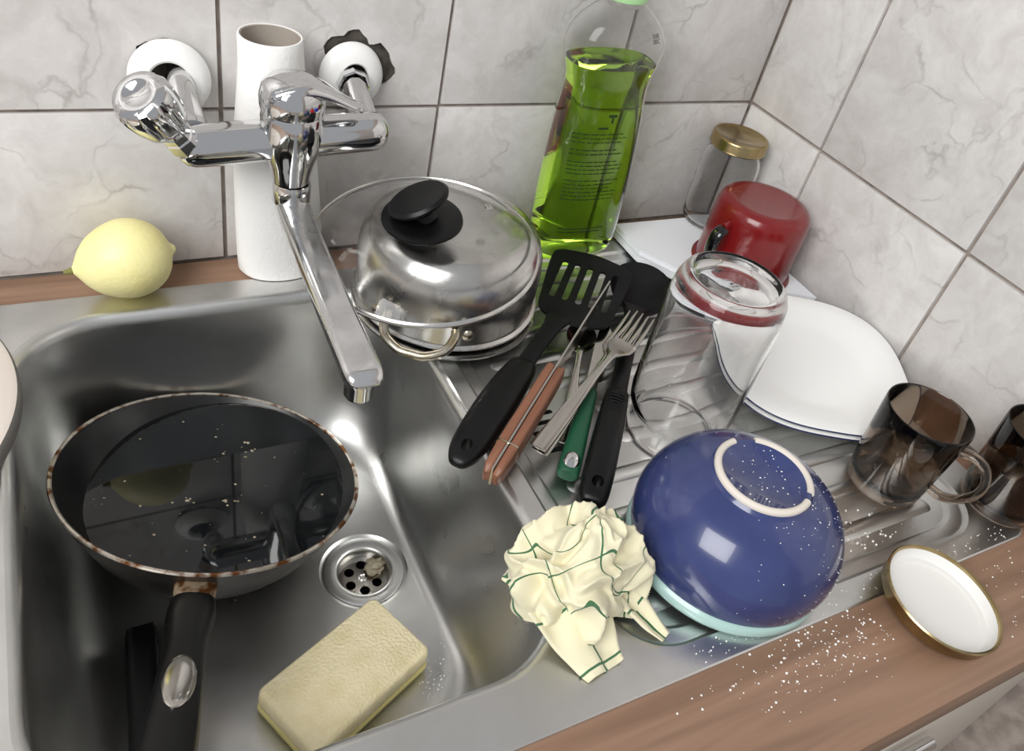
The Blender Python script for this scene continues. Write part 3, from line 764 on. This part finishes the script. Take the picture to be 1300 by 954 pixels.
hpth = smooth_path([(.132, 0, -.0155), (.150, 0, -.011), (.185, 0, .001), (.225, 0, .012), (.270, 0, .022), (.310, 0, .031), (.322, 0, .033)], 5)
hsz = smooth_path([(.0152, .0105), (.0160, .0110), (.0130, .0105), (.0140, .0105), (.0150, .0105), (.0130, .0095), (.005, .004)], 5)
hh = MB().sweep(hpth, [tuple(x) for x in hsz], 22, pw=2.6).xf(HM).obj('handle', 'black', fp)
MB().lathe([(.0095, -.002), (.0095, .0006), (.0090, .0014), (.0075, .0020), (.005, .0024), (.0025, .0026), (.0008, .00265), (0, .00266)], 40).xf(HM @ Matrix.Translation((.226, 0, .0222)) @ Matrix.Rotation(math.radians(-15), 4, 'Y') @ Matrix.Diagonal((2.6, 1, 1, 1))).obj('metal_inlay', 'flatware', hh)

bh = thing('scrub_brush', 'black plastic handle lying in the basin under the frying pan handle', 'brush', (-.722, -.30, -.146))
MB().sweep(smooth_path([(-.0, .016, 0), (-.001, .012, .001), (-.006, -.05, .004), (-.012, -.115, .009), (-.0125, -.122, .009)], 4), [tuple(x) for x in smooth_path([(.009, .004), (.0115, .008), (.0115, .008), (.0105, .007), (.006, .004)], 4)], 18, pw=4).obj('handle', 'black', bh)

# ---------------------------------------------------------------- sponge
sg = thing('sponge', 'flat rectangular pale yellow sponge lying beside the drain', 'sponge', (-.587, -.374, -.1562), rot=(0, 0, math.radians(24)))
def slab(z0, z1, L_, w_, bulge, nm, m, seed):
    mb = MB(); lv = [(0, .0025), (.12, .0005), (.5, 0), (.88, .0005), (1, .0025)]
    rings = []
    for t, d in lv:
        ring = []
        for x, y in rrect(-L_/2+d, L_/2-d, -w_/2+d, w_/2-d, .006, n=5):
            ring.append((x, y, z0+(z1-z0)*t))
        rings.append(ring)
    mb.loft(rings, True, True)
    return mb.obj(nm, m, sg, angle=50)
slab(0, .006, .119, .070, 0, 'scrub_layer', 'sponge2', 1)
slab(.006, .0265, .118, .068, 0, 'foam_body', 'sponge', 2)

# ---------------------------------------------------------------- round board at the left of the basin
rb = thing('cutting_board', 'round pale cutting board overhanging the basin rim', 'cutting board', (-.9265, -.158, SZ+.0003)); rb.scale = (.95, .95, 1)
MB().lathe([(0, .0165), (.155, .0165), (.1585, .0155)], 128).obj('top_face', 'board', rb, angle=30)
MB().lathe([(.1585, .0155), (.1602, .013), (.1602, .003), (.158, 0), (0, 0)], 128).obj('edge_band', 'board_edge', rb, angle=50)

# ---------------------------------------------------------------- utensils
def bore(o, c, r, sx=1.0, depth=.03):
    cu = MB().lathe([(0, -depth), (r, -depth), (r, depth), (0, depth)], 24).xf(Matrix.Diagonal((sx, 1, 1, 1))).obj('cutter', 'dark')
    cu.parent = o.parent; cu.location = c
    md = o.modifiers.new('bore', 'BOOLEAN'); md.operation = 'DIFFERENCE'; md.object = cu; md.solver = 'EXACT'
    bpy.context.view_layer.update()
    me = bpy.data.meshes.new_from_object(o.evaluated_get(bpy.context.evaluated_depsgraph_get()))
    o.modifiers.clear(); o.data = me; bpy.data.objects.remove(cu)
    for p in me.polygons: p.use_smooth = True
    me.set_sharp_from_angle(angle=math.radians(40))
def along(p0, p1):
    """matrix whose local x runs from p0 to p1, z roughly up"""
    p0, p1 = Vector(p0), Vector(p1); x = (p1-p0).normalized(); y = Vector((0, 0, 1)).cross(x).normalized(); z = x.cross(y)
    m = Matrix((x, y, z)).transposed().to_4x4(); m.translation = p0; return m
def uthing(name, label, cat, p0, p1, group=None, roll=0):
    t = thing(name, label, cat, group=group); t.matrix_world = along(p0, p1) @ Matrix.Rotation(roll, 4, 'X'); return t
# slotted turner
tu = uthing('slotted_turner', 'black slotted turner lying against the pot stack', 'spatula', (-.4945, -.3170, .0135), (-.2375, -.1030, .036))
hpz = smooth_path([(0, 0, 0), (.004, 0, 0), (.02, 0, .001), (.06, 0, .002), (.10, 0, .002), (.125, 0, .001), (.132, 0, 0)], 4)
hsz = smooth_path([(.003, .002), (.0085, .005), (.0140, .0075), (.0165, .009), (.0155, .0085), (.0125, .007), (.008, .005)], 4)
th_ = MB().sweep(hpz, [tuple(x) for x in hsz], 22, pw=2.8).obj('handle', 'black', tu)
bore(th_, (.0165, 0, 0), .0042, 1.35)
MB().sweep([(.125, 0, .001), (.155, 0, .0), (.198, 0, -.004), (.218, 0, -.006)], [(.0085, .0045), (.0075, .0038), (.009, .003), (.014, .002)], 14, pw=3).obj('shaft', 'nylon', tu)
ol = []
L0, L1 = .213, .336
for x, y in ((L0, -.016), (L0+.012, -.034), (L0+.04, -.0385), (L1-.022, -.0435), (L1-.006, -.038), (L1, -.02), (L1+.003, 0), (L1, .02), (L1-.006, .038), (L1-.022, .0435), (L0+.04, .0385), (L0+.012, .034), (L0, .016)):
    ol.append((x, y))
ol = [(p[0], p[1]) for p in smooth_path(ol + [ol[0]], 4)[:-1]]
hs = [stadium(L0+.066, y, .068, .0062, 6) for y in (-.027, -.0135, 0, .0135, .027)]
tb = MB().plate(ol, hs, -.0075, -.005).xf(Matrix.Translation((L0, 0, 0)) @ Matrix.Translation((0, -.012, 0)) @ Matrix.Rotation(math.radians(8), 4, 'Z') @ Matrix.Rotation(math.radians(2), 4, 'Y') @ Matrix.Translation((-L0, 0, 0))).obj('blade', 'nylon', tu, angle=30)
# kitchen knife standing on its edge
kn = uthing('kitchen_knife', 'kitchen knife with brown wooden handle and bare metal tang', 'knife', (-.4755, -.338, .0165), (-.2885, -.185, .0490))
for s in (-1, 1):
    hz = smooth_path([(0, s*.0030, 0), (.003, s*.0040, 0), (.010, s*.0046, 0), (.04, s*.0050, .0), (.08, s*.0048, .001), (.116, s*.0046, .002), (.122, s*.0042, .002)], 4)
    sc_ = MB().sweep(hz, [tuple(x) for x in smooth_path([(.0024, .0055), (.0034, .0080), (.0040, .0098), (.0044, .0112), (.0042, .0108), (.0040, .0104), (.0036, .009)], 4)], 24, pw=5).obj('handle_scale', 'handlewood', kn)
kb = [(0.001, -.0100), (.12, -.0080), (.128, -.0120), (.19, -.0110), (.232, -.005), (.252, .0095), (.19, .0120), (.12, .0122), (.06, .0123), (0.001, .0105)]
MB().plate(kb, [], -.0008, .0008).xf(Matrix.Rotation(PI/2, 4, 'X')).obj('blade', 'flatware', kn, angle=30)
MB().sweep([(.0275, 0, 0), (.0290, 0, 0)], [(.0097, .0117)]*2, 24, pw=5).obj('wire_band', 'brass', kn)
# serving spoon
sv = uthing('serving_spoon', 'black nylon serving spoon with its bowl beside the slotted turner', 'spoon', (-.4080, -.3800, .0110), (-.186, -.1195, .0245))
hz = smooth_path([(0, 0, 0), (.006, 0, 0), (.03, 0, .001), (.08, 0, .002), (.122, 0, .001), (.130, 0, 0), (.17, 0, -.001), (.215, 0, -.002), (.255, 0, -.006), (.275, 0, -.010)], 4)
hs_ = smooth_path([(.008, .005), (.0113, .0075), (.0125, .009), (.0120, .009), (.0106, .008), (.0085, .0055), (.0078, .005), (.0085, .0045), (.011, .0035), (.016, .0025)], 4)
sh = MB().sweep(hz, [tuple(x) for x in hs_], 22, pw=3).obj('handle', 'black', sv)
bore(sh, (.016, 0, 0), .0048, 1.15)
for k in range(6):
    MB().sweep([(.098+k*.004, -.006, .0100), (.0985+k*.004, 0, .0108), (.098+k*.004, .006, .0100)], (.0008, .0006), 8).obj('grip_rib', 'black', sh)
def spoon_bowl(x0, L_, w_, dep, th, N=32, R=8):
    mb = MB(); top = []; bot = []
    for k in range(R+1):
        t = k/R; rt = []; rbm = []
        for i in range(N):
            a_ = 2*PI*i/N
            ex = math.cos(a_); wy = math.sin(a_)*(1 - .16*ex*-1 if False else 1 + .12*math.cos(a_))
            x = x0 + L_/2 + L_/2*ex*t; y = w_/2*wy*t
            z = -dep*(1-t*t)
            rt.append((x, y, z)); rbm.append((x, y, z-th*(1-.5*t)))
        top.append(rt); bot.append(rbm)
    mb.loft(top[1:] ); mb.loft(bot[1:])
    mb.loft([top[-1], bot[-1]])
    mb.add(top[1], [tuple(range(N))]); mb.add(bot[1], [tuple(reversed(range(N)))])
    return mb
spoon_bowl(.252, .096, .066, .013, .002).xf(Matrix.Translation((0, 0, -.003))).obj('bowl', 'nylon', sv, angle=50)
# teaspoon
ts = uthing('teaspoon', 'small steel teaspoon lying under the forks', 'spoon', (-.3905, -.311, .0030), (-.302, -.185, .0055))
spoon_bowl(.112, .046, .029, .007, .001).xf(Matrix.Translation((0, 0, .006))).obj('bowl', 'flatware', ts, angle=50)
MB().sweep(smooth_path([(0, 0, 0), (.002, 0, 0), (.05, 0, .002), (.09, 0, .005), (.112, 0, .0065), (.118, 0, .0055)], 4), [tuple(x) for x in smooth_path([(.0055, .0008), (.0062, .001), (.0050, .001), (.0028, .0013), (.0030, .0012), (.005, .0008)], 4)], 12, pw=3.5).obj('handle', 'flatware', ts)
# green handled steak knife
gk = uthing('steak_knife', 'table knife with dark green plastic handle and steel end cap', 'knife', (-.4120, -.3490, .0080), (-.2740, -.1870, .0140))
MB().sweep(smooth_path([(.002, 0, 0), (.006, 0, 0), (.03, 0, .001), (.07, 0, .001), (.100, 0, .001), (.103, 0, .001)], 4), [tuple(x) for x in smooth_path([(.0075, .005), (.0090, .0065), (.0088, .0068), (.0078, .0062), (.0070, .0056), (.0060, .0045)], 4)], 20, pw=2.6).obj('handle', 'greenh', gk)
MB().lathe([(.0072, -.001), (.0070, .0006), (.0062, .0016), (.0048, .0024), (.003, .0029), (.0012, .0031), (0, .00315)], 32).xf(Matrix.Translation((.0125, 0, .0056)) @ Matrix.Rotation(math.radians(-12), 4, 'Y') @ Matrix.Diagonal((1.35, .92, 1, 1))).obj('end_cap', 'chrome', gk)
MB().plate([(.10, -.0048), (.118, -.005), (.122, -.0085), (.165, -.0085), (.195, -.006), (.214, .003), (.207, .0062), (.17, .007), (.12, .0055), (.10, .0048)], [], -.0006, .0006).obj('blade', 'flatware', gk, angle=30)
# forks
def make_fork(label, p0, p1):
    t = uthing('dinner_fork', label, 'fork', p0, p1, 'two dinner forks lying crossed over the knife')
    t.scale = (.93, .93, .93)
    MB().sweep(smooth_path([(0, 0, 0), (.003, 0, 0), (.05, 0, .003), (.095, 0, .008), (.125, 0, .010), (.140, 0, .0085)], 4), [tuple(x) for x in smooth_path([(.0070, .0009), (.0082, .0012), (.0068, .0012), (.0042, .0016), (.0036, .0016), (.0050, .0012)], 4)], 14, pw=3.5).obj('handle', 'flatware', t)
    h = MB().sweep(smooth_path([(.136, 0, .0090), (.144, 0, .0072), (.152, 0, .0050), (.161, 0, .0032), (.169, 0, .0024)], 4), [tuple(x) for x in smooth_path([(.0042, .0012), (.0085, .0010), (.0120, .0009), (.0130, .0009), (.0128, .0009)], 4)], 18, pw=4).obj('head', 'flatware', t)
    for k in range(4):
        y = -.0106 + k*.00707
        MB().sweep(smooth_path([(.166, y, .0026), (.180, y*.98, .0022), (.198, y*.93, .0048), (.213, y*.9, .0095)], 4), [tuple(x) for x in smooth_path([(.0022, .0009), (.0020, .0009), (.0017, .0008), (.0006, .0005)], 4)], 10, pw=3).obj('tine', 'flatware', h)
    return t
make_fork('steel dinner fork on top of another fork, tines beside the jar', (-.4260, -.3220, .0190), (-.2615, -.2185, .0335))
make_fork('steel dinner fork mostly hidden beneath another fork', (-.4240, -.3235, .0150), (-.2685, -.2150, .0290))

# ---------------------------------------------------------------- crumpled dish cloth
ck = thing('dish_cloth', 'crumpled cream dish cloth with thin green check lines beside the blue bowl', 'cloth', (-.4540, -.433, SZ+.0004))
def cloth_obj(mb_v, mb_f, uvs, nm, parent, th=.0012):
    me = bpy.data.meshes.new(nm); me.from_pydata(mb_v, [], mb_f)
    ul = me.uv_layers.new(name='sheet')
    for lp_ in me.loops: ul.data[lp_.index].uv = uvs[lp_.vertex_index]
    for p in me.polygons: p.use_smooth = True
    me.materials.append(MT['cloth'])
    o = bpy.data.objects.new(nm, me); COL.objects.link(o); o.parent = parent
    if th:
        md = o.modifiers.new('thickness', 'SOLIDIFY'); md.thickness = th; md.offset = 0
    return o
NU, NV = 220, 110
vv = []; uu = []; ff = []
for j in range(NV+1):
    for i in range(NU):
        a_ = 2*PI*i/NU; el = (j/NV)*PI*.5*1.0
        d = Vector((math.cos(a_)*math.cos(el), math.sin(a_)*math.cos(el), math.sin(el)))
        wv = Vector((noise.noise(d*1.6+Vector((3, 1, 7))), noise.noise(d*1.6+Vector((9, 4, 2))), noise.noise(d*1.6+Vector((5, 8, 1)))))
        q = d*1.25 + wv*.9
        rd = 1 - abs(noise.noise(q*1.15)) * 1.7
        rd2 = 1 - abs(noise.noise(q*2.2 + Vector((4, 4, 4)))) * 1.6
        k = 1 + .36*(rd-.55) + .10*(rd2-.5) + .16*noise.noise(d*1.3+Vector((1, 2, 3)))
        r = .047*k
        p = Vector((d.x*r*1.02, d.y*r*.92, max(d.z*r*1.18, 0)))
        if el < .25: p.x *= .93+.28*el; p.y *= .93+.28*el
        vv.append(p); uu.append((p.x*24+wv.x*1.1+.35, (p.y+p.z*.8)*24+wv.y*1.1+.2))
for j in range(NV):
    for i in range(NU):
        i2 = (i+1) % NU; ff.append((j*NU+i, j*NU+i2, (j+1)*NU+i2, (j+1)*NU+i))
cloth_obj(vv, ff, uu, 'crumpled_body', ck, 0)
def flap(nm, c0, c1, w0, w1, seed, lift):
    n1, n2 = 26, 18; v = []; u = []; f = []
    c0, c1 = Vector(c0), Vector(c1); d = (c1-c0); s = Vector((-d.y, d.x, 0)).normalized()
    for j in range(n1+1):
        t = j/n1; c = c0 + d*t
        w_ = w0 + (w1-w0)*t
        for i in range(n2+1):
            x = i/n2-.5
            p = c + s*(w_*x)
            fold = .004*math.sin(x*9+seed+t*2)*(1-.5*t) + .003*noise.noise(Vector((x*4, t*3, seed)))
            p.z = max(.0012, lift*(1-t)**1.6 + fold + .002)
            v.append(p); u.append(((x*w_)*26+seed*.37, t*d.length*26+seed*.21))
    for j in range(n1):
        for i in range(n2):
            k = j*(n2+1)+i; f.append((k, k+1, k+n2+2, k+n2+1))
    return cloth_obj(v, f, u, nm, ck)
flap('corner_fold', (-.018, -.015, .02), (-.010, -.064, .002), .066, .030, 1.3, .022)
flap('corner_fold', (.022, -.012, .02), (.042, -.058, .002), .034, .012, 4.1, .018)

# ---------------------------------------------------------------- spilled powder
def grains(label, pts, name='spilled_powder'):
    mb = MB()
    for p, s in pts: bit(mb, p, s*.75, .7)
    o = mb.obj(name, 'powder', None, weld=False); tag(o, label, 'powder', kind='stuff'); return o
r9 = random.Random(21)
P1 = []
for i in range(260):
    x = -.30 + r9.gauss(0, .055); y = -.535 + r9.gauss(0, .016)
    if -.6 < y < -.5195 and not (abs(x+.1935) < .05 and abs(y+.5425) < .05): P1.append(((x, y, .0003), r9.choice([.0004, .0005, .0007, .0009, .0012])))
for i in range(60):
    x = r9.uniform(-.17, -.06); y = r9.uniform(-.595, -.525)
    if (x+.1935)**2+(y+.5425)**2 > .05**2: P1.append(((x, y, .0003), r9.choice([.0005, .0007, .001])))
for i in range(130):
    x = r9.uniform(-.40, -.06); y = r9.uniform(-.516, -.502); P1.append(((x, y, SZ+.0003), r9.choice([.0004, .0005, .0008])))
for i in range(150):
    x = -.20+r9.gauss(0, .03); y = -.465+r9.gauss(0, .016)
    if y > -.48 and (x+.1255)**2+(y+.4255)**2 > .034**2: P1.append(((x, y, PF+.0004), r9.choice([.0004, .0005, .0008, .0013])))
grains('white powder grains spilled over the worktop edge and draining board', P1)
P2 = []
for i in range(260):
    a_ = r9.gauss(math.radians(-30), .8); k = r9.randrange(8, len(bo)-1); r, z = bo[k]; t = r9.random(); r2, z2 = bo[k+1]
    r, z = (r+(r2-r)*t)*BS, (z+(z2-z)*t)*BH
    P2.append(((-.3205+(r+.0002)*math.cos(a_), -.4405+(r+.0002)*math.sin(a_), .0112+z), r9.choice([.0003, .0004, .0006])))
for i in range(60):
    a_ = r9.uniform(0, 2*PI); r = .03*math.sqrt(r9.random()); P2.append(((-.3205+r*math.cos(a_), -.4405+r*math.sin(a_), .0112+.0845*BH), r9.choice([.0004, .0006, .0009])))
grains('fine white powder dusted on the upturned blue bowl', P2, 'powder_dusting')
P3 = []
for i in range(140):
    P3.append(((-.520+r9.gauss(0, .014), -.395+r9.gauss(0, .018), -.1605), r9.choice([.0004, .0006, .0009])))
P3 = [(p, s) for p, s in P3 if p[0] > -.53]
grains('white crumbs scattered on the basin floor beside the sponge', P3, 'crumbs')
